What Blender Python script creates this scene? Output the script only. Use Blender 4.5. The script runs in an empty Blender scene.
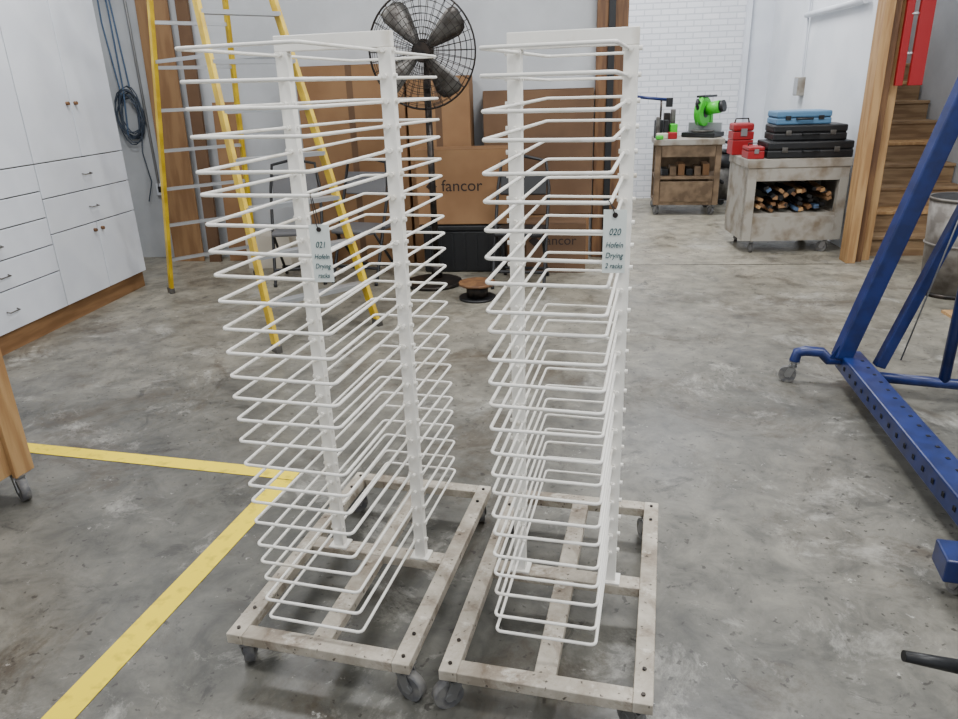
import bpy, math, random
from mathutils import Vector, Matrix
random.seed(7)
D=bpy.data; SC=bpy.context.scene
def lin(c):
    o=[]
    for v in c:
        v=v/255.0
        o.append(v/12.92 if v<=.04045 else ((v+.055)/1.055)**2.4)
    return (*o,1)
# ---------------------------------------------------------------- materials
def mat(name,c1,rough=.5,metal=0,c2=None,scale=6,lo=.4,hi=.6,detail=6,bump=0,stretch=None,bscale=None):
    m=D.materials.new(name); m.use_nodes=True
    nt=m.node_tree; b=nt.nodes['Principled BSDF']
    b.inputs['Base Color'].default_value=lin(c1); b.inputs['Roughness'].default_value=rough; b.inputs['Metallic'].default_value=metal
    tc=nt.nodes.new('ShaderNodeTexCoord'); src=tc.outputs['Object']
    if stretch:
        mp=nt.nodes.new('ShaderNodeMapping'); mp.inputs['Scale'].default_value=stretch
        nt.links.new(src,mp.inputs['Vector']); src=mp.outputs['Vector']
    if c2 is not None:
        n=nt.nodes.new('ShaderNodeTexNoise'); n.inputs['Scale'].default_value=scale; n.inputs['Detail'].default_value=detail
        nt.links.new(src,n.inputs['Vector'])
        r=nt.nodes.new('ShaderNodeValToRGB'); r.color_ramp.elements[0].position=lo; r.color_ramp.elements[1].position=hi
        r.color_ramp.elements[0].color=lin(c1); r.color_ramp.elements[1].color=lin(c2)
        nt.links.new(n.outputs['Fac'],r.inputs['Fac']); nt.links.new(r.outputs['Color'],b.inputs['Base Color'])
    if bump:
        n2=nt.nodes.new('ShaderNodeTexNoise'); n2.inputs['Scale'].default_value=bscale or scale*4; n2.inputs['Detail'].default_value=5
        nt.links.new(src,n2.inputs['Vector'])
        bp=nt.nodes.new('ShaderNodeBump'); bp.inputs['Strength'].default_value=bump; bp.inputs['Distance'].default_value=.01
        nt.links.new(n2.outputs['Fac'],bp.inputs['Height']); nt.links.new(bp.outputs['Normal'],b.inputs['Normal'])
    return m
def ntools(m):
    nt=m.node_tree; tc=nt.nodes.new('ShaderNodeTexCoord')
    def noise(s,d,off=0,dist=0,rough=.5,sc=(1,1,1),rot=0):
        mp=nt.nodes.new('ShaderNodeMapping'); mp.inputs['Location'].default_value=(off,off*1.7,0); mp.inputs['Scale'].default_value=sc
        mp.inputs['Rotation'].default_value=(0,0,rot)
        nt.links.new(tc.outputs['Object'],mp.inputs['Vector'])
        n=nt.nodes.new('ShaderNodeTexNoise'); n.inputs['Scale'].default_value=s; n.inputs['Detail'].default_value=d
        n.inputs['Distortion'].default_value=dist; n.inputs['Roughness'].default_value=rough
        nt.links.new(mp.outputs['Vector'],n.inputs['Vector']); return n.outputs['Fac']
    def ramp(src,p0,p1,c0,c1):
        r=nt.nodes.new('ShaderNodeValToRGB'); e=r.color_ramp.elements
        e[0].position=p0; e[1].position=p1; e[0].color=c0; e[1].color=c1
        nt.links.new(src,r.inputs['Fac']); return r.outputs['Color']
    def mix(a,bb,fac,mode='MIX'):
        x=nt.nodes.new('ShaderNodeMix'); x.data_type='RGBA'; x.blend_type=mode
        if isinstance(fac,float): x.inputs[0].default_value=fac
        else: nt.links.new(fac,x.inputs[0])
        nt.links.new(a,x.inputs[6])
        if isinstance(bb,tuple): x.inputs[7].default_value=bb
        else: nt.links.new(bb,x.inputs[7])
        return x.outputs[2]
    return nt,tc,noise,ramp,mix
g=lambda v:(v,v,v,1)
def floor_mat():
    m=D.materials.new('concrete'); m.use_nodes=True; b=m.node_tree.nodes['Principled BSDF']
    nt,tc,noise,ramp,mix=ntools(m)
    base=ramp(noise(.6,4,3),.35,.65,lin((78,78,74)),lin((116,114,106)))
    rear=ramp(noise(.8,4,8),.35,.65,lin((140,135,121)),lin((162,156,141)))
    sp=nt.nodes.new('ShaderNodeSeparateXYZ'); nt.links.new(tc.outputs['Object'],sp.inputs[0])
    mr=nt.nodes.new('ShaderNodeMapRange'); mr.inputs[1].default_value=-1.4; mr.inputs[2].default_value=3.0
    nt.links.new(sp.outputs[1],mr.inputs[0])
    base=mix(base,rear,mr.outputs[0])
    fine=ramp(noise(6,12,1,.5,.70),.34,.66,(.52,.52,.52,1),(1.28,1.26,1.22,1))
    c=mix(base,fine,1.0,'MULTIPLY')
    c=mix(c,lin((170,168,160)),ramp(noise(2.4,12,9,.5,.78),.55,.66,g(0),g(.60)))
    c=mix(c,lin((66,57,45)),ramp(noise(1.5,12,21,.6,.80),.53,.63,g(0),g(.72)))
    c=mix(c,lin((42,40,38)),ramp(noise(4.3,12,33,.8,.78),.57,.64,g(0),g(.66)))
    c=mix(c,lin((194,192,184)),ramp(noise(14,10,40,.2,.75),.64,.69,g(0),g(.60)))
    c=mix(c,lin((40,36,32)),ramp(noise(34,4,5,.3),.645,.695,g(0),g(.75)))
    nt.links.new(c,b.inputs['Base Color'])
    nt.links.new(ramp(noise(1.2,8,14),.35,.65,g(.28),g(.58)),b.inputs['Roughness'])
    bp=nt.nodes.new('ShaderNodeBump'); bp.inputs['Strength'].default_value=.12; bp.inputs['Distance'].default_value=.01
    nt.links.new(noise(25,6,2),bp.inputs['Height']); nt.links.new(bp.outputs['Normal'],b.inputs['Normal'])
    return m
def base_mat():
    m=D.materials.new('worn_painted_steel'); m.use_nodes=True; b=m.node_tree.nodes['Principled BSDF']
    nt,tc,noise,ramp,mix=ntools(m)
    c=ramp(noise(5,10,1,.3,.65),.36,.64,lin((142,132,117)),lin((198,190,175)))
    c=mix(c,lin((98,80,62)),ramp(noise(7,12,7,.5,.72),.52,.68,g(0),g(.80)))
    c=mix(c,lin((222,217,205)),ramp(noise(16,10,17,.2,.7),.56,.66,g(0),g(.65)))
    c=mix(c,lin((52,42,34)),ramp(noise(55,4,27),.65,.70,g(0),g(.85)))
    nt.links.new(c,b.inputs['Base Color']); b.inputs['Roughness'].default_value=.6; b.inputs['Metallic'].default_value=.05
    bp=nt.nodes.new('ShaderNodeBump'); bp.inputs['Strength'].default_value=.25; bp.inputs['Distance'].default_value=.005
    nt.links.new(noise(60,6,2),bp.inputs['Height']); nt.links.new(bp.outputs['Normal'],b.inputs['Normal'])
    return m
def brick_mat():
    m=D.materials.new('painted_brick'); m.use_nodes=True; nt=m.node_tree; b=nt.nodes['Principled BSDF']
    tc=nt.nodes.new('ShaderNodeTexCoord'); sp=nt.nodes.new('ShaderNodeSeparateXYZ'); cb=nt.nodes.new('ShaderNodeCombineXYZ')
    ad=nt.nodes.new('ShaderNodeMath'); ad.operation='ADD'
    nt.links.new(tc.outputs['Object'],sp.inputs[0]); nt.links.new(sp.outputs[0],ad.inputs[0]); nt.links.new(sp.outputs[1],ad.inputs[1])
    nt.links.new(ad.outputs[0],cb.inputs[0]); nt.links.new(sp.outputs[2],cb.inputs[1])
    br=nt.nodes.new('ShaderNodeTexBrick'); br.inputs['Scale'].default_value=1
    br.inputs['Brick Width'].default_value=.22; br.inputs['Row Height'].default_value=.075; br.inputs['Mortar Size'].default_value=.007
    br.inputs['Color1'].default_value=lin((230,231,235)); br.inputs['Color2'].default_value=lin((220,222,227)); br.inputs['Mortar'].default_value=lin((196,199,206))
    nt.links.new(cb.outputs[0],br.inputs['Vector']); nt.links.new(br.outputs['Color'],b.inputs['Base Color'])
    bp=nt.nodes.new('ShaderNodeBump'); bp.inputs['Strength'].default_value=.6; bp.inputs['Distance'].default_value=.01; bp.invert=True
    nt.links.new(br.outputs['Fac'],bp.inputs['Height']); nt.links.new(bp.outputs['Normal'],b.inputs['Normal'])
    b.inputs['Roughness'].default_value=.7
    return m
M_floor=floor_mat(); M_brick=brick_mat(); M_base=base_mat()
M_wall=mat('wall_paint',(178,181,184),.75,c2=(190,193,196),scale=2,bump=.1,bscale=30)
M_wallw=mat('wall_paint_white',(222,225,230),.7,c2=(210,214,220),scale=1.5)
M_ceil=mat('ceiling_paint',(225,225,225),.8)
M_rack=mat('rack_white_enamel',(238,235,227),.38,c2=(208,200,184),scale=9,lo=.58,hi=.75)
M_steel=mat('zinc_steel',(150,150,150),.4,.8)
M_wheel=mat('grey_rubber',(92,92,94),.6,c2=(120,118,114),scale=30)
M_black=mat('black_plastic',(20,21,23),.45)
M_blackm=mat('black_metal',(28,26,25),.4,.5,c2=(52,44,38),scale=20)
M_yel=mat('yellow_fiberglass',(216,182,22),.45,c2=(186,152,20),scale=8)
M_tape=mat('yellow_floor_paint',(244,216,4),.6,c2=(180,158,34),scale=16,lo=.54,hi=.78,detail=12)
M_alu=mat('aluminium',(176,178,180),.38,.7)
M_cab=mat('cabinet_white',(220,224,231),.42,c2=(212,216,224),scale=3)
M_wood=mat('brown_wood',(118,84,52),.6,c2=(92,62,38),scale=4,stretch=(6,6,.7))
M_panel=mat('panel_wood',(140,108,74),.6,c2=(122,90,60),scale=3,stretch=(5,5,.7))
M_plinth=mat('plinth_wood',(142,106,70),.6,c2=(120,86,54),scale=3,stretch=(6,.7,6))
M_ply=mat('plywood',(178,142,96),.65,c2=(154,116,74),scale=3,stretch=(8,8,.8))
M_plyd=mat('stair_wood',(144,118,86),.6,c2=(116,90,62),scale=3,stretch=(1,8,8))
M_card=mat('cardboard',(142,108,74),.8,c2=(130,96,64),scale=2)
M_cardd=mat('cardboard_dark',(104,78,55),.8,c2=(90,66,46),scale=2)
M_ink=mat('print_ink',(36,27,24),.8)
M_blue=mat('blue_paint',(24,42,98),.35,c2=(20,34,80),scale=12)
M_bluec=mat('blue_cable_jacket',(70,92,120),.5)
M_cable=mat('slate_cable_jacket',(54,64,78),.5)
M_hole=mat('dark_hole',(8,9,14),.9)
M_tag=mat('tag_card',(222,228,222),.7)
M_teal=mat('teal_ink',(16,72,78),.7)
M_red=mat('red_paint',(150,20,26),.4)
M_green=mat('green_plastic',(60,190,40),.4)
M_bluecase=mat('blue_plastic',(84,126,160),.5)
M_greyw=mat('worn_grey_paint',(158,153,143),.65,c2=(118,105,88),scale=7,lo=.45,hi=.7)
M_brnw=mat('worn_brown_bench',(128,106,82),.65,c2=(94,76,56),scale=7)
M_galv=mat('galvanised',(112,110,106),.45,.6,c2=(80,76,72),scale=9)
M_can=mat('galvanised_can',(128,124,118),.5,.3,c2=(92,86,80),scale=9)
M_chair=mat('grey_vinyl',(92,92,94),.6)
M_pink=mat('insulation_offwhite',(204,196,180),.8)
# ---------------------------------------------------------------- helpers
def link(o,parent=None):
    SC.collection.objects.link(o)
    if parent: o.parent=parent
    return o
def empty(name,loc=(0,0,0),rz=0):
    e=D.objects.new(name,None); e.empty_display_size=.1; e.location=loc; e.rotation_euler=(0,0,rz); return link(e)
def meshobj(name,vs,fs,m,parent=None,smooth=False,bevel=0):
    me=D.meshes.new(name); me.from_pydata([tuple(v) for v in vs],[],fs); me.update()
    if smooth:
        for p in me.polygons: p.use_smooth=True
    me.materials.append(m); o=D.objects.new(name,me); link(o,parent)
    if bevel:
        b=o.modifiers.new('b','BEVEL'); b.width=bevel; b.segments=2; b.limit_method='ANGLE'
    return o
CF=[(0,3,2,1),(4,5,6,7),(0,1,5,4),(1,2,6,5),(2,3,7,6),(3,0,4,7)]
def box(name,x0,x1,y0,y1,z0,z1,m,parent=None,bevel=0):
    c=Vector(((x0+x1)/2,(y0+y1)/2,(z0+z1)/2)); hx,hy,hz=abs(x1-x0)/2,abs(y1-y0)/2,abs(z1-z0)/2
    vs=[(-hx,-hy,-hz),(hx,-hy,-hz),(hx,hy,-hz),(-hx,hy,-hz),(-hx,-hy,hz),(hx,-hy,hz),(hx,hy,hz),(-hx,hy,hz)]
    o=meshobj(name,vs,CF,m,parent,bevel=bevel); o.location=c; return o
def beam(name,p1,p2,w,d,m,parent=None,side=(1,0,0),bevel=0):
    p1,p2=Vector(p1),Vector(p2); z=(p2-p1).normalized(); s=Vector(side); x=(s-z*s.dot(z)).normalized(); y=z.cross(x)
    vs=[]
    for q in (p1,p2):
        for a,b in ((-1,-1),(1,-1),(1,1),(-1,1)): vs.append(q+x*a*w/2+y*b*d/2)
    return meshobj(name,vs,CF,m,parent,bevel=bevel)
def cyl(name,p1,p2,r,m,parent=None,n=20,r2=None):
    p1,p2=Vector(p1),Vector(p2); z=(p2-p1).normalized(); s=Vector((1,0,0)) if abs(z.x)<.9 else Vector((0,1,0))
    x=(s-z*s.dot(z)).normalized(); y=z.cross(x); r2=r if r2 is None else r2
    vs=[];fs=[]
    for q,rr in ((p1,r),(p2,r2)):
        for i in range(n):
            a=2*math.pi*i/n; vs.append(q+x*math.cos(a)*rr+y*math.sin(a)*rr)
    for i in range(n): j=(i+1)%n; fs.append((i,j,n+j,n+i))
    fs.append(tuple(range(n-1,-1,-1))); fs.append(tuple(range(n,2*n)))
    o=meshobj(name,vs,fs,m,parent)
    for p in o.data.polygons:
        if len(p.vertices)==4: p.use_smooth=True
    return o
def wires(name,paths,r,m,parent=None,res=3):
    cu=D.curves.new(name,'CURVE'); cu.dimensions='3D'; cu.bevel_depth=r; cu.bevel_resolution=res; cu.use_fill_caps=True
    for pts,cyc in paths:
        s=cu.splines.new('POLY'); s.points.add(len(pts)-1)
        for i,q in enumerate(pts): s.points[i].co=(*q,1)
        s.use_cyclic_u=cyc
    t=D.objects.new(name+'_c',cu); SC.collection.objects.link(t)
    dg=bpy.context.evaluated_depsgraph_get(); dg.update()
    me=D.meshes.new_from_object(t.evaluated_get(dg)); D.objects.remove(t)
    for p in me.polygons: p.use_smooth=True
    me.materials.clear(); me.materials.append(m)
    o=D.objects.new(name,me); return link(o,parent)
def text(name,body,size,loc,rot,m,parent=None,sx=1,shear=0):
    cu=D.curves.new(name,'FONT'); cu.body=body; cu.size=size; cu.extrude=.0004; cu.align_x='CENTER'; cu.align_y='CENTER'; cu.shear=shear
    t=D.objects.new(name+'_c',cu); SC.collection.objects.link(t)
    dg=bpy.context.evaluated_depsgraph_get(); dg.update()
    me=D.meshes.new_from_object(t.evaluated_get(dg)); D.objects.remove(t)
    me.materials.clear(); me.materials.append(m)
    o=D.objects.new(name,me); o.location=loc; o.rotation_euler=rot; o.scale=(sx,1,1); return link(o,parent)
def rrect(x0,x1,y0,y1,z,r,zf=lambda x,y:0,n=4):
    pts=[]
    for cx,cy,a0 in ((x1-r,y1-r,0),(x0+r,y1-r,90),(x0+r,y0+r,180),(x1-r,y0+r,270)):
        for i in range(n+1):
            a=math.radians(a0+90*i/n); x=cx+r*math.cos(a); y=cy+r*math.sin(a); pts.append((x,y,z+zf(x,y)))
    return pts
def caster(parent,x,y,top,r,ang=0,w=.026,tag=''):
    ca,sa=math.cos(ang),math.sin(ang)
    def L(a,b,z): return (x+a*ca-b*sa,y+a*sa+b*ca,z)
    off=r*.6
    meshside=(ca,sa,0)
    beam('caster_plate'+tag,L(0,-.03,top-.003),L(0,.03,top-.003),.05,.006,M_steel,parent,side=meshside)
    cyl('caster_swivel'+tag,(x,y,top-.006),(x,y,2*r-.002),.016,M_steel,parent,12)
    beam('caster_crown'+tag,L(0,-.02,2*r+.002),L(0,off*.8,2*r+.002),w+.014,.006,M_steel,parent,side=meshside)
    for s in (-1,1):
        beam('caster_fork'+tag,L(s*(w/2+.005),off*.2,2*r+.002),L(s*(w/2+.005),off,r*.85),.004,r*.8,M_steel,parent,side=meshside)
    cyl('caster_wheel'+tag,L(-w/2,off,r),L(w/2,off,r),r,M_wheel,parent,28)
    cyl('caster_hub'+tag,L(-w/2-.008,off,r),L(w/2+.008,off,r),r*.32,M_steel,parent,14)
# ---------------------------------------------------------------- room
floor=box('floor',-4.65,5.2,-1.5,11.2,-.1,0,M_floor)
box('wall_left',-4.65,-4.5,-1.5,7.4,0,4.4,M_wall)
box('wall_back',-4.5,.40,7.25,7.4,0,4.4,M_wall)
box('wall_rear_brick',-1.6,2.80,10.9,11.05,0,4.4,M_brick)
box('wall_rear_left',-1.6,-1.5,7.4,10.9,0,4.4,M_wallw)
box('wall_rear_right',2.80,2.88,7.05,10.9,0,4.4,M_wallw)
box('wall_header',.40,5.0,7.0,7.2,3.2,4.4,M_wall)
box('wall_stair_right',3.95,4.05,7.05,11.0,0,4.4,M_wall)
box('wall_stair_end',2.88,3.95,10.9,11.05,0,4.4,M_plyd)
box('wall_front_right',4.05,5.0,6.9,7.05,0,4.4,M_wall)
box('wall_right',5.0,5.15,-1.5,7.05,0,4.4,M_wall)
box('ceiling',-4.65,5.15,-1.5,11.05,4.4,4.5,M_ceil)
box('trim_1',.32,.42,7.13,7.25,0,3.2,M_wood,bevel=.004)
box('trim_2',.42,.48,7.10,7.42,0,3.2,M_black,bevel=.003)
box('trim_3',.48,.60,7.18,7.42,0,3.2,M_wood,bevel=.004)
box('trim_4',2.62,2.70,6.80,6.98,0,3.2,M_ply,bevel=.004)
box('trim_5',2.70,2.775,6.86,7.05,0,3.2,M_wood,bevel=.004)
box('trim_6',2.775,2.87,6.93,7.05,0,3.2,M_ply,bevel=.004)
box('trim_7',.60,2.62,6.78,6.79,-.002,.0015,M_hole)
box('trim_8',2.44,2.50,10.80,10.9,0,3.6,M_cab)
box('trim_9',2.52,2.80,10.87,10.9,0,3.2,M_cab)
box('trim_10',2.50,2.52,10.885,10.9,0,3.4,M_galv)
def strip(name,p,q,w,m):
    p,q=Vector((*p,0)),Vector((*q,0)); d=(q-p).normalized(); n=Vector((-d.y,d.x,0))*w/2
    vs=[p-n,q-n,q+n,p+n]; vs=[v+Vector((0,0,.0015)) for v in vs]+[v+Vector((0,0,.0025)) for v in vs]
    return meshobj(name,vs,CF,m)
strip('floor_marking_line',(-3.7,3.11),(-1.18,2.775),.085,M_tape)
strip('floor_marking_line',(-1.225,2.732),(-1.63,-.3),.095,M_tape)
# ---------------------------------------------------------------- drying racks
def rack(loc,rz,px,pc,ztop,tx0,tx1,ty0,ty1,z0,z1,tagz,tagx,lines,seed,angs,trot):
    rnd=random.Random(seed)
    P=empty('drying_rack',(*loc,0),rz)
    W,Dp=.575,.97; hx,hy=W/2,Dp/2; zt=.15; t=.035; bw=.052
    box('base_side_1',-hx,-hx+bw,-hy,hy,zt-t,zt,M_base,P,.003)
    box('base_side_2',hx-bw,hx,-hy,hy,zt-t,zt,M_base,P,.003)
    box('base_front',-hx+bw,hx-bw,-hy,-hy+bw,zt-t,zt-.001,M_base,P,.003)
    box('base_back',-hx+bw,hx-bw,hy-bw,hy,zt-t,zt-.001,M_base,P,.003)
    box('base_cross',-hx+bw,hx-bw,-.03,.03,zt-t,zt-.001,M_base,P,.003)
    box('base_center_front',-.03,.03,-hy+bw,-.03,zt-t,zt-.003,M_base,P,.003)
    box('base_center_back',-.03,.03,.03,hy-bw,zt-t,zt-.003,M_base,P,.003)
    for i,(sx,sy) in enumerate(((-1,-1),(1,-1),(1,1),(-1,1))):
        for k in range(2):
            cyl('bolt',(sx*(hx-.026),sy*(hy-.03-.09*k),zt),(sx*(hx-.026),sy*(hy-.03-.09*k),zt+.005),.006,M_blackm,P,6)
        caster(P,sx*(hx-.035),sy*(hy-.045),zt-t,.043,ang=angs[i],w=.03,tag='_%d'%(i+1))
    pw=.036; pt=.03
    for s,nm in ((-1,'post_1'),(1,'post_2')):
        x=pc+s*px
        box(nm,x-pw/2,x+pw/2,-pt/2,pt/2,zt,ztop-.04,M_rack,P,.002)
        box('foot_plate',x-.032,x+.032,-.028,.028,zt,zt+.006,M_rack,P)
    box('top_bar',pc-px-pw/2,pc+px+pw/2,-pt/2,pt/2,ztop-.04,ztop,M_rack,P,.002)
    loops=[];pegs=[]
    N=25
    zs=[]
    for i in range(N):
        z=z0+(z1-z0)*i/(N-1)
        a=rnd.uniform(-.010,.010); b=rnd.uniform(-.016,.006); dy=rnd.uniform(-.006,.006); bend=rnd.uniform(0,.014)
        f=lambda x,y:a*x+b*y-bend*abs(y)*.5
        loops.append((rrect(tx0,tx1,ty0+dy,ty1+dy,z,.014,f),True)); zs.append((z+f(tx1,ty0),ty0+dy))
        for s in (-1,1):
            arm=tx0 if s<0 else tx1
            pegs.append(([(pc+s*(px-pw/2-.004),0,z),(pc+s*(px+pw/2+.008),0,z)],False))
            pegs.append(([(arm,-.02,z),(arm,.02,z)],False))
            pegs.append(([(pc+s*px,-.028,z),(pc+s*px,.028,z)],False))
    wires('wire_shelves',loops,.0043,M_rack,P)
    wires('shelf_pins',pegs,.0062,M_rack,P)
    # paper tag tied to the front wire of the nearest shelf above it
    zw,yw=min([q for q in zs if q[0]>tagz+.075],key=lambda q:q[0])
    T=D.objects.new('hang_tag',None); T.location=(tagx,yw-.0065,tagz); T.rotation_euler=(0,0,trot); link(T,P)
    box('tag_card',-.0235,.0235,-.0010,0,-.066,.066,M_tag,T)
    cyl('tag_eyelet',(0,-.0030,.055),(0,-.0010,.055),.0055,M_ink,T,16)
    dz=zw-tagz
    wires('tag_string',[([(0,-.003,.055),(-.004,-.003,.066),(-.012,.0005,dz+.004),(-.014,.007,dz+.0055),(-.013,.012,dz),(0,.004,.066),(0,.001,.055)],False)],.0011,M_ink,T)
    for i,(l,s) in enumerate(lines):
        text('tag_writing_%d'%(i+1),l,s,(0,-.0018,.020-.022*i-(0 if i==0 else .005)),(math.pi/2,0,0),M_teal,T,.80,.25)
    return P
rack((-.615,2.045),math.radians(-8.6),.150,.010,1.785,-.146,.146,-.462,.475,.220,1.738,1.300,.152,[('021',.020),('Hofeln',.0165),('Drying',.0165),('racks',.0165)],3,(.5,-1.9,.3,2.0),.12)
rack((.032,1.955),math.radians(-7.8),.145,-.004,1.765,-.135,.132,-.43,.45,.266,1.718,1.335,.143,[('020',.020),('Hofeln',.0165),('Drying',.0165),('2 racks',.0155)],5,(2.2,.8,.4,2.4),.06)
# ---------------------------------------------------------------- wall cabinets
P=empty('storage_cabinet',(-3.76,0,0))
box('plinth',-.70,-.03,2.7,6.08,0,.14,M_plinth,P)
box('carcass',-.73,-.02,2.7,6.1,.14,3.0,M_cab,P)
box('door_gap_backing',-.021,-.0195,2.71,6.09,.15,2.99,M_galv,P)
def front(nm,y0,y1,z0,z1,hand):
    g=.0045
    box(nm,-.02,0,y0+g,y1-g,z0+g,z1-g,M_cab,P,.003)
    if hand=='d':
        ym=(y0+y1)/2; zm=(z0+z1)/2
        wires('pull',[([(0,ym-.05,zm),(.025,ym-.045,zm-.006),(.025,ym+.045,zm-.006),(0,ym+.05,zm)],False)],.005,M_galv,P)
    elif hand:
        yk=y1-.05 if hand=='r' else y0+.05
        zk=1.60 if z1>2 else z1-.06
        cyl('knob',(0,yk,zk),(.022,yk,zk),.014,M_wood,P,14)
for c,(y0,y1) in enumerate(((4.97,6.1),(3.84,4.97),(2.7,3.84))):
    ym=(y0+y1)/2
    front('tall_door',y0,ym,1.2,3.0,'r'); front('tall_door',ym,y1,1.2,3.0,'l')
    if c!=1:
        front('drawer',y0,y1,.95,1.2,'d'); front('drawer',y0,y1,.69,.95,'d')
        front('lower_door',y0,ym,.14,.69,'r'); front('lower_door',ym,y1,.14,.69,'l')
    else:
        zz=[.14,.42,.62,.82,1.01,1.2]
        for a,b in zip(zz[:-1],zz[1:]): front('drawer',y0,y1,a,b,'d')
# ---------------------------------------------------------------- step ladder
P=empty('step_ladder')
A=Vector((-1.88,4.375,0));B=Vector((-1.33,4.96,0));Cc=Vector((-3.40,5.83,0));Dd=Vector((-2.85,6.42,0))
u=(B-A).normalized(); v=(Cc-A).normalized(); top=Vector((-2.48,5.42,3.4))
At=top-u*.2-v*.05; Bt=top+u*.2-v*.05; Ct=top-u*.24+v*.10; Dt=top+u*.2+v*.10
for nm,a,b in (('front_rail_1',A,At),('front_rail_2',B,Bt)): beam(nm,a,b,.03,.075,M_yel,P,side=u,bevel=.003)
for nm,a,b in (('rear_rail_1',Cc,Ct),('rear_rail_2',Dd,Dt)): beam(nm,a,b,.03,.055,M_yel,P,side=u,bevel=.003)
for q in (A,B,Cc,Dd): beam('foot_pad',q+Vector((0,0,0)),q+Vector((0,0,.05)),.04,.08,M_galv,P,side=u)
k=1
while .305*k<3.3:
    s=.305*k/3.4
    a=A.lerp(At,s);b=B.lerp(Bt,s)
    beam('tread',a,b,.085,.028,M_alu,P,side=v)
    a=Cc.lerp(Ct,s);b=Dd.lerp(Dt,s)
    beam('rear_rung',a,b,.03,.025,M_alu,P,side=v)
    k+=1
for a,at,c,ct in ((A,At,Cc,Ct),(B,Bt,Dd,Dt)):
    beam('spreader',a.lerp(at,.55),c.lerp(ct,.55),.006,.025,M_alu,P,side=u)
beam('top_cap',top-u*.26,top+u*.26,.24,.06,M_yel,P,side=v)
# ---------------------------------------------------------------- pedestal fan
P=empty('pedestal_fan',(-1.10,6.12,0),math.radians(-6))
cyl('base_disc',(0,0,0),(0,0,.03),.25,M_blackm,P,40); cyl('column',(0,.12,.03),(0,.12,1.62),.028,M_blackm,P); cyl('column_collar',(0,.12,.03),(0,.12,.15),.05,M_blackm,P)
H=D.objects.new('fan_head',None); H.location=(.01,0,1.90); H.rotation_euler=(math.radians(4),0,math.radians(12)); H.scale=(.93,.93,.97); link(H,P)
R=.45
def ring(r,y,n=48): return ([(r*math.cos(2*math.pi*i/n),y,r*math.sin(2*math.pi*i/n)) for i in range(n)],True)
def dome(r,s): return s*(.03+.10*math.sqrt(max(0,1-(r/R)**2)))
rings=[];
for s in (-1,1):
    for r in (.08,.13,.18,.23,.28,.33,.38,.42,.45): rings.append(ring(r,dome(r,s)))
wires('guard_rings',rings,.0026,M_blackm,H)
sp=[]
for i in range(36):
    a=2*math.pi*i/36
    for s in (-1,1): sp.append(([(r*math.cos(a),dome(r,s)+s*.002,r*math.sin(a)) for r in (.08,.16,.24,.32,.38,.42,.45)],False))
wires('guard_spokes',sp,.0028,M_blackm,H)
wires('guard_rim',[ring(R,-.02),ring(R,.02),ring(R+.004,0)],.006,M_blackm,H)
cyl('guard_badge',(0,-.135,0),(0,-.125,0),.07,M_blackm,H,28)
cyl('motor',(0,.02,0),(0,.26,0),.09,M_blackm,H,24); cyl('hub',(0,-.05,0),(0,.02,0),.06,M_galv,H)
for i in range(4):
    a=2*math.pi*i/4+.5; vs=[];fs=[]
    for j,(r,wd) in enumerate(((.05,.05),(.14,.12),(.24,.19),(.34,.24),(.40,.20),(.42,.10))):
        for kx in range(5):
            w=(kx/4-.5)*2*wd*.5; tw=.55-.4*r
            yy=-w*math.sin(tw)+ .012*math.cos(kx/4*math.pi*2)
            ww=w*math.cos(tw)+r*.15
            vs.append((r*math.cos(a)-ww*math.sin(a),yy-.01,r*math.sin(a)+ww*math.cos(a)))
    for j in range(5):
        for kx in range(4): b=j*5+kx; fs.append((b,b+1,b+6,b+5))
    o=meshobj('blade_%d'%(i+1),vs,fs,M_galv,H,smooth=True); so=o.modifiers.new('s','SOLIDIFY'); so.thickness=.003
beam('yoke',(0,.12,1.60),(0,.16,1.88),.05,.04,M_blackm,P)
# ---------------------------------------------------------------- cardboard boxes
def carton(x0,x1,y0,y1,z0,z1,m,label=None,lz=.5,lx=.5,size=.14):
    P=empty('cardboard_box',((x0+x1)/2,(y0+y1)/2,z0)); hx,hy,h=(x1-x0)/2,(y1-y0)/2,z1-z0
    box('carton_body',-hx,hx,-hy,hy,0,h-.004,m,P,.006)
    box('flap_1',-hx,hx,-hy,-.003,h-.004,h,m,P); box('flap_2',-hx,hx,.003,hy,h-.004,h,m,P)
    box('packing_tape',-.03,.03,-hy-.001,-hy,h*.0,h,M_cardd if m is M_card else M_card,P) if (h>.9 and m is M_card) else None
    if label:
        X=-hx+2*hx*lx; Z=h*lz
        text('box_print',label,size,(X,-hy-.0015,Z),(math.pi/2,0,0),M_ink,P)
        o=meshobj('box_mark',[(-.05,0,0),(0,0,-.05),(.05,0,0),(0,0,.05)],[(0,1,2,3)],M_ink,P); o.location=(X-size*1.9,-hy-.0025,Z)
    return P
carton(-2.42,-1.42,6.88,7.2,0,1.84,M_card)
carton(-1.40,-.82,6.9,7.2,0,1.72,M_card)
carton(-1.28,-.46,6.52,6.86,.45,1.11,M_card,'fancor',.52,.50,.145)
carton(-.76,.28,6.9,7.22,0,.46,M_card)
carton(-.70,.30,6.9,7.22,.465,1.58,M_cardd)
carton(-.30,.24,6.50,6.85,0,.45,M_cardd,'fancor',.66,.56,.12)
P=empty('storage_tote',(-.87,6.68,0))
box('tub',-.38,.38,-.15,.15,0,.39,M_black,P,.02); box('lid',-.41,.41,-.17,.17,.39,.44,M_black,P,.012)
for i in range(7): box('rib',-.33+.11*i-.012,-.33+.11*i+.012,-.158,-.15,.04,.36,M_black,P)
P=empty('wire_reel',(-.66,5.66,0))
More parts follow.
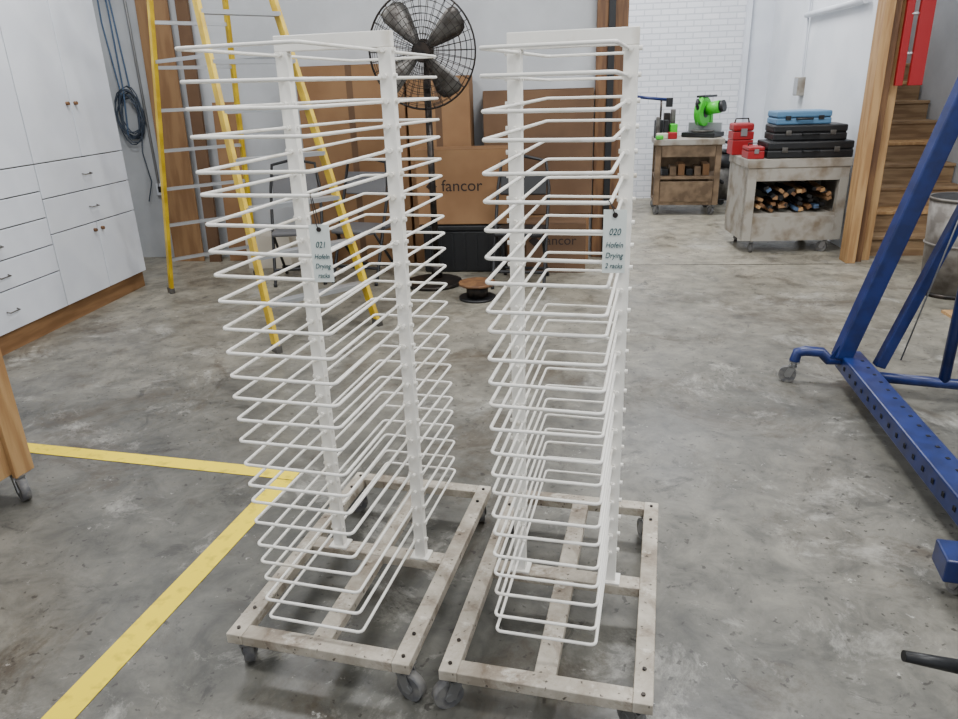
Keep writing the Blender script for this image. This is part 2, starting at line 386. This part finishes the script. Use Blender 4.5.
cyl('flange_1',(0,0,0),(0,0,.02),.15,M_black,P,36); cyl('core',(0,0,.02),(0,0,.12),.09,M_blackm,P); cyl('flange_2',(0,0,.12),(0,0,.14),.15,M_wood,P,36)
def chair(x,y,rz,z=0,ms=None):
    P=empty('folding_chair',(x,y,z),rz); ms=ms or M_chair
    w=.22
    wires('frame',[([(-w,-.24,0),(-w,-.02,.5),(-w,.12,.80),(-w+.03,.16,1.02),(0,.17,1.06),(w-.03,.16,1.02),(w,.12,.80),(w,-.02,.5),(w,-.24,0)],False),
      ([(-w+.025,.26,0),(-w+.025,-.16,.45),(w-.025,-.16,.45),(w-.025,.26,0)],False),([(-w,-.18,.14),(w,-.18,.14)],False),([(-w,.2,.08),(w,.2,.08)],False)],.014,M_black,P)
    box('seat',-w+.015,w-.015,-.22,.17,.44,.48,ms,P,.015)
    o=box('backrest',-w+.02,w-.02,-.012,.012,-.10,.10,ms,P,.01); o.location=(0,.13,.84); o.rotation_euler=(-.3,0,0)
    for q in ((-w,-.24),(w,-.24),(-w+.025,.26),(w-.025,.26)): cyl('foot_tip',(*q,0),(*q,.03),.016,M_black,P,12)
chair(-2.35,6.3,.2); chair(-1.76,6.35,-.25); chair(-.32,6.16,-.1,0,M_black)
def lean(nm,x0,x1,yb,yt,h,th,m):
    o=beam(nm,((x0+x1)/2,yb,0.0),((x0+x1)/2,yt,h),x1-x0,th,m,None,side=(1,0,0),bevel=.002); return o
lean('plywood_sheet',-4.00,-3.68,7.05,7.19,2.75,.02,M_panel)
lean('lumber_board',-3.60,-3.48,7.02,7.19,2.7,.04,M_cardd)
lean('plywood_sheet',-3.40,-3.14,7.06,7.19,1.55,.02,M_card)
P=empty('wall_cable',(-4.28,7.245,1.5))
coil=[]
for i in range(170):
    a=i*.37; k=1-.25*(i/170); coil.append((.13*k*math.cos(a)*(1+.25*math.sin(i*.31)),-.04-.018*math.sin(i*.9),-.05+.25*k*math.sin(a)*(1+.2*math.cos(i*.23))))
coil+= [(.05,-.04,-.4),(.09,-.04,-.7),(.02,-.04,-.9)]
wires('coil',[(coil,False)],.006,M_cable,P)
wires('blue_cables',[([(-.06,-.03,1.7),(-.03,-.03,.9),(-.02,-.05,.2),(-.06,-.05,-.25)],False),([(.02,-.03,1.7),(.0,-.03,1.0),(.05,-.05,.22)],False),([(-.10,-.03,1.7),(-.12,-.03,.8),(-.05,-.05,.15)],False)],.008,M_bluec,P)
wires('conduit',[([(.15,-.02,2.4),(.15,-.02,-.75)],False)],.013,M_steel,P)
P=empty('wall_outlet',(-4.12,7.245,.72)); box('plate',-.04,.04,-.03,.005,-.06,.06,M_cab,P,.003); box('socket',-.02,.02,-.034,-.03,-.03,.03,M_black,P)
carton(-3.05,-2.60,6.70,6.98,0,.32,M_pink)
# ---------------------------------------------------------------- wood cart left
P=empty('wooden_workbench',(-2.335,2.585,0),math.radians(-6))
box('side_panel',-1.3,0,-.04,0,.13,.88,M_ply,P,.003); box('end_panel',-.03,0,-.9,-.04,.13,.88,M_ply,P,.003)
box('bottom_shelf',-1.3,-.03,-.9,-.04,.13,.16,M_ply,P); box('corner_post',-.0,.02,-.09,.012,.11,.88,M_ply,P,.003); box('worktop',-1.35,.03,-.95,.04,.88,.93,M_wood,P,.004)
for i,(a,b) in enumerate(((-.035,-.06),(-1.2,-.09),(-.07,-.8),(-1.2,-.8))): caster(P,a+.03,b,.115,.05,ang=-2.1 if i==0 else -1.2,w=.034,tag='_%d'%i)
# ---------------------------------------------------------------- blue lift
P=empty('panel_lift')
b0=Vector((1.63,4.0,.13)); b1=Vector((1.44,1.25,.13))
beam('base_beam',b0,b1,.125,.10,M_blue,P,side=(1,0,0),bevel=.008)
for i in range(24):
    t=.06+i*.036; c=b0.lerp(b1,t)
    box('slot_%d'%i,c.x-.0665,c.x-.0620,c.y-.009,c.y+.009,.121,.141,M_hole,P)
    box('slot_top_%d'%i,c.x+.015,c.x+.03,c.y-.008,c.y+.008,.179,.1822,M_hole,P)
beam('mast_outer',(1.565,3.93,.16),(2.13,3.93,2.25),.09,.085,M_blue,P,side=(1,0,0),bevel=.008)
beam('brace',(1.74,3.86,.14),(2.24,3.86,1.72),.055,.055,M_blue,P,side=(1,0,0),bevel=.006)
cyl('cross_tube',(1.66,3.82,.10),(2.45,3.62,.10),.028,M_blue,P)
cyl('upright_tube',(2.02,3.73,.10),(2.02,3.73,1.7),.027,M_blue,P)
beam('rear_beam',(2.40,4.0,.13),(2.40,1.3,.13),.10,.10,M_blue,P,side=(1,0,0),bevel=.008)
wires('outrigger',[([(1.62,3.93,.15),(1.50,3.93,.15),(1.46,3.94,.19),(1.38,3.96,.19),(1.34,3.96,.18),(1.33,3.96,.13)],False)],.030,M_blue,P,4)
beam('gusset',(1.52,3.91,.16),(1.60,3.91,.30),.05,.012,M_blue,P,side=(1,0,0))
cyl('winch_cable',(1.82,3.80,.2),(2.06,3.78,1.5),.004,M_steel,P)
caster(P,1.33,3.96,.13,.047,ang=1.2,w=.03,tag='_1'); caster(P,2.40,3.9,.08,.03,ang=.4,tag='_2'); caster(P,1.45,1.35,.08,.03,ang=.4,tag='_3'); caster(P,2.40,1.4,.08,.03,ang=.4,tag='_4')
beam('near_bracket',(1.265,2.14,.125),(1.60,2.08,.125),.13,.085,M_blue,P,side=(0,1,0),bevel=.006)
caster(P,1.34,2.12,.085,.03,ang=.4,tag='_5')
beam('crank_plate',(1.45,1.45,.17),(1.45,1.45,.45),.10,.02,M_blue,P,side=(0,1,0))
cyl('crank_rod',(1.45,1.46,.345),(.93,1.42,.345),.008,M_steel,P); cyl('crank_grip',(.94,1.42,.342),(.815,1.425,.362),.017,M_black,P,20,.013)
# ---------------------------------------------------------------- stairs
P=empty('staircase')
for i in range(13):
    y0=7.08+.26*i; z=.19*(i+1)
    box('riser_%d'%i,2.90,3.93,y0+.02,y0+.26 if i<12 else y0+.3,0 if i==0 else z-.25,z-.03,M_plyd,P)
    box('tread_%d'%i,2.90,3.93,y0-.01,y0+.29,z-.03,z,M_ply if i%3==1 else M_plyd,P,.004)
P=empty('red_ladder',(2.83,6.84,1.52),0)
beam('rail_1',(0,0,0),(0,.02,1.9),.06,.04,M_red,P,bevel=.004); beam('rail_2',(.12,-.03,.0),(.12,-.01,1.9),.11,.04,M_red,P,bevel=.004)
for i in range(5): cyl('rung',(0,0,.25+.3*i),(.12,-.02,.25+.3*i),.012,M_alu,P,12)
P=empty('trash_can',(3.02,5.80,0))
cyl('can',(0,0,.02),(0,0,.74),.19,M_can,P,36,.235); cyl('foot_ring',(0,0,0),(0,0,.03),.195,M_blackm,P,36)
wires('rim',[([(.237*math.cos(a*math.pi/18),.237*math.sin(a*math.pi/18),.74) for a in range(36)],True),([(.215*math.cos(a*math.pi/18),.215*math.sin(a*math.pi/18),.40) for a in range(36)],True)],.010,M_can,P)
cyl('bag',(0,0,.70),(0,0,.748),.225,M_black,P,30)
o=box('plywood_offcut',2.75,3.4,4.95,5.30,0,.02,M_ply); o=box('plywood_offcut',2.85,3.5,5.0,5.25,.021,.045,M_ply)
# ---------------------------------------------------------------- tool carts in the rear room
P=empty('tool_cart',(2.22,7.55,0),math.radians(3))
w,d=.475,.34
box('top',-w,w,-d,d,.82,.90,M_greyw,P,.006)
for sx in (-1,1):
    for sy in (-1,1): box('leg',sx*(w-.05)-.04,sx*(w-.05)+.04,sy*(d-.05)-.04,sy*(d-.05)+.04,.13,.82,M_greyw,P,.004)
box('side_1',-w+.01,-w+.03,-d+.05,d-.05,.13,.82,M_greyw,P); box('side_2',w-.03,w-.01,-d+.05,d-.05,.13,.82,M_greyw,P)
box('back',-w+.05,w-.05,d-.03,d-.01,.13,.82,M_greyw,P)
box('lower_front',-w+.09,w-.09,-d+.01,-d+.03,.13,.36,M_greyw,P); box('top_apron',-w+.09,w-.09,-d+.01,-d+.03,.70,.82,M_greyw,P)
box('shelf',-w+.03,w-.03,-d+.03,d-.03,.36,.39,M_greyw,P); box('bottom',-w+.02,w-.02,-d+.02,d-.02,.13,.15,M_greyw,P)
for i in range(40):
    x=-.33+.66*random.random(); z=.42+.22*random.random(); l=.3+.2*random.random(); m=random.choice([M_card,M_wood,M_ply,M_black,M_card,M_bluec,M_black])
    beam('scrap_%d'%i,(x,-d+.05,z),(x+random.uniform(-.06,.06),-d+.05+l,z+random.uniform(-.02,.03)),.045,.03,m,P,side=(1,0,random.uniform(-.9,.9)))
for i,(sx,sy) in enumerate(((-1,-1),(1,-1),(1,1),(-1,1))): caster(P,sx*(w-.12),sy*(d-.08),.13,.05,ang=.6*sx+.3,w=.035,tag='_%d'%i)
def case(nm,x,y,z,sx,sy,sz,m,rz=0,latch=True):
    P=empty(nm,(x,y,z),rz)
    box('lower_shell',-sx/2,sx/2,-sy/2,sy/2,0,sz*.48,m,P,.012); box('lid',-sx/2,sx/2,-sy/2,sy/2,sz*.52,sz,m,P,.014); box('seam',-sx/2+.01,sx/2-.01,-sy/2+.01,sy/2-.01,sz*.48,sz*.52,M_hole,P)
    for s in (-1,1): box('latch',s*sx*.3-.025,s*sx*.3+.025,-sy/2-.012,-sy/2,sz*.35,sz*.66,M_galv if m is M_black else M_black,P,.003)
    wires('handle',[([(-.07,-sy/2,sz*.42),(-.065,-sy/2-.035,sz*.42),(.065,-sy/2-.035,sz*.42),(.07,-sy/2,sz*.42)],False)],.009,M_black,P)
case('black_tool_case',2.32,7.44,.901,.78,.38,.15,M_black,.02)
case('black_tool_case',2.33,7.50,1.053,.66,.36,.14,M_black,-.02)
case('blue_tool_case',2.27,7.54,1.195,.50,.32,.12,M_bluecase,.03)
P=empty('red_toolbox',(1.80,7.77,.901),.05)
box('box_lower',-.10,.10,-.10,.10,0,.14,M_red,P,.006); box('box_tray',-.10,.10,-.10,.10,.145,.22,M_red,P,.006); box('box_lid',-.10,.10,-.10,.10,.225,.30,M_red,P,.02)
wires('handle',[([(-.07,0,.30),(-.06,0,.34),(.06,0,.34),(.07,0,.30)],False)],.008,M_blackm,P); box('latch',-.03,.03,-.112,-.10,.18,.25,M_steel,P)
P=empty('red_toolbox',(1.835,7.37,.901),.02)
box('box_lower',-.075,.075,-.12,.12,0,.07,M_red,P,.006); box('box_lid',-.075,.075,-.12,.12,.073,.11,M_red,P,.01); box('latch',-.02,.02,-.13,-.12,.05,.09,M_steel,P)
wires('handle',[([(-.05,0,.11),(-.045,0,.135),(.045,0,.135),(.05,0,.11)],False)],.006,M_blackm,P)
# saw bench
P=empty('saw_bench',(1.60,9.75,0),math.radians(-4))
w,d=.42,.36
box('top',-w,w,-d,d,.86,.93,M_greyw,P,.006)
for sx in (-1,1):
    for sy in (-1,1): box('leg',sx*(w-.06)-.035,sx*(w-.06)+.035,sy*(d-.06)-.035,sy*(d-.06)+.035,.13,.86,M_brnw,P,.004)
box('shelf_1',-w+.03,w-.03,-d+.03,d-.03,.45,.48,M_brnw,P); box('shelf_2',-w+.03,w-.03,-d+.03,d-.03,.13,.17,M_brnw,P)
box('drawer_front',-w+.1,w-.1,-d+.02,-d+.05,.17,.42,M_brnw,P,.004); box('apron',-w+.1,w-.1,-d+.02,-d+.04,.72,.86,M_brnw,P); box('back_panel',-w+.05,w-.05,d-.05,d-.03,.17,.86,M_brnw,P)
for i in range(6): box('stored_tool_%d'%i,-.3+.1*i,-.22+.1*i,-.2,.1,.48,.56+.03*(i%3),[M_black,M_brnw,M_card][i%3],P,.004)
for i,(sx,sy) in enumerate(((-1,-1),(1,-1),(1,1),(-1,1))): caster(P,sx*(w-.08),sy*(d-.08),.13,.05,ang=.5,w=.035,tag='_%d'%i)
P=empty('pipe_clamp',(1.30,9.93,.931))
cyl('bar',(-.40,0,.50),(.12,0,.44),.02,M_blue,P); cyl('stand',(-.02,0,0),(-.02,0,.46),.014,M_blackm,P); box('head',.04,.12,-.04,.04,.36,.47,M_black,P,.005); box('foot',-.09,.09,-.06,.06,0,.015,M_blackm,P)
P=empty('miter_saw',(1.78,9.72,.931),math.radians(-35))
box('saw_base',-.22,.22,-.14,.16,0,.06,M_black,P,.01); cyl('turntable',(0,0,.06),(0,0,.085),.14,M_galv,P,32); box('fence',-.22,.22,.05,.075,.06,.17,M_alu,P,.004)
beam('arm',(0,.16,.06),(0,.14,.36),.09,.08,M_green,P,bevel=.01); beam('arm_upper',(0,.17,.34),(0,-.06,.40),.08,.08,M_green,P,bevel=.01)
cyl('blade_guard',(-.045,-.02,.30),(.035,-.02,.30),.17,M_green,P,36); cyl('guard_ring',(-.050,-.02,.30),(.040,-.02,.30),.07,M_black,P,30); cyl('saw_blade',(-.012,-.02,.22),(-.008,-.02,.22),.13,M_alu,P,36); cyl('saw_motor',(.025,.02,.33),(.20,.02,.36),.075,M_green,P); cyl('motor_end',(.20,.02,.36),(.25,.02,.369),.07,M_black,P)
wires('saw_handle',[([(0,-.1,.38),(0,-.2,.44),(0,-.22,.40),(0,-.17,.33),(0,-.12,.32)],False)],.02,M_black,P)
wires('slide_rail',[([(-.05,-.1,.48),(-.05,.26,.48)],False),([(.03,-.1,.48),(.03,.26,.48)],False)],.015,M_black,P)
P=empty('hand_tools',(1.33,9.60,.931))
for i,(x,y,sx,sy,sz,m) in enumerate(((-.10,.1,.10,.1,.22,M_black),(-.07,-.08,.14,.08,.07,M_pink),(.05,-.10,.11,.1,.08,M_red),(.08,.04,.09,.09,.17,M_green),(.0,.12,.08,.08,.30,M_blackm),(-.02,.0,.06,.05,.22,M_black),(.08,.15,.06,.06,.34,M_galv),(-.12,.0,.05,.05,.26,M_galv),(-.11,-.16,.09,.05,.05,M_green))):
    box('tool_%d'%i,x-sx/2,x+sx/2,y-sy/2,y+sy/2,0,sz,m,P,.012)
P=empty('shop_vacuum',(2.18,10.35,0))
cyl('drum',(0,0,.08),(0,0,.50),.17,M_galv,P,32); cyl('lid',(0,0,.50),(0,0,.66),.18,M_black,P,32,.12); cyl('motor_cap',(0,0,.66),(0,0,.72),.09,M_black,P); wires('hose',[([(0,-.17,.3),(-.08,-.24,.35),(-.14,-.2,.6),(-.1,-.1,.85),(.08,-.05,.8),(.12,0,.62)],False)],.025,M_black,P)
for i in range(4): a=i*math.pi/2; cyl('wheel_%d'%i,(.14*math.cos(a),.14*math.sin(a),.04),(.17*math.cos(a),.17*math.sin(a),.04),.04,M_black,P); 
cyl('dolly',(0,0,.06),(0,0,.08),.18,M_black,P)
P=empty('electrical_box',(2.78,9.3,1.5)); box('enclosure',-.06,.02,-.08,.08,-.10,.10,M_greyw,P,.006); wires('conduit',[([(-.01,0,.1),(-.01,0,1.9)],False)],.013,M_cab,P); box('cover',-.064,-.06,-.07,.07,-.09,.09,M_alu,P)
P=empty('wall_pipe',(2.75,8.3,2.25)); cyl('pipe',(0,-.7,0),(0,1.0,0),.03,M_cab,P); cyl('bracket_1',(0,-.5,0),(.05,-.5,0),.012,M_steel,P); cyl('bracket_2',(0,.8,0),(.05,.8,0),.012,M_steel,P)
# ---------------------------------------------------------------- lights
def fixture(x,y,sx,sy,pw):
    P=empty('ceiling_light',(x,y,4.4))
    box('housing',-sx/2-.03,sx/2+.03,-sy/2-.03,sy/2+.03,-.08,0,M_cab,P)
    l=D.lights.new('tube','AREA'); l.shape='RECTANGLE'; l.size=sx; l.size_y=sy; l.energy=pw; l.color=(.985,.99,1)
    o=D.objects.new('tube',l); o.location=(0,0,-.085); link(o,P)
for x,y,pw in ((-2.6,1.0,72),(-2.6,4.6,135),(1.0,.4,108),(1.0,4.4,160),(3.4,2.6,120)): fixture(x,y,1.4,.5,pw)
fixture(1.0,8.9,1.6,.6,180); fixture(3.45,8.6,.5,.5,30)
W=D.worlds.new('World'); SC.world=W; W.use_nodes=True; W.node_tree.nodes['Background'].inputs[0].default_value=(.90,.94,1,1); W.node_tree.nodes['Background'].inputs[1].default_value=.85
# ---------------------------------------------------------------- camera
p=math.radians(21.0); r=math.radians(1.87); yaw=math.radians(6.7)
F=Vector((0,math.cos(p),-math.sin(p))); R0=Vector((1,0,0)); U0=Vector((0,math.sin(p),math.cos(p)))
Rv=math.cos(r)*R0-math.sin(r)*U0; Uv=math.cos(r)*U0+math.sin(r)*R0
M=Matrix.Rotation(yaw,3,'Z'); F,Rv,Uv=M@F,M@Rv,M@Uv
cam=D.cameras.new('camera'); cam.sensor_width=36; cam.lens=720/958*36; cam.clip_start=.05
co=D.objects.new('camera',cam); SC.collection.objects.link(co)
mm=Matrix((( Rv.x,Uv.x,-F.x,0),(Rv.y,Uv.y,-F.y,0),(Rv.z,Uv.z,-F.z,1.65),(0,0,0,1)))
co.matrix_world=mm; SC.camera=co
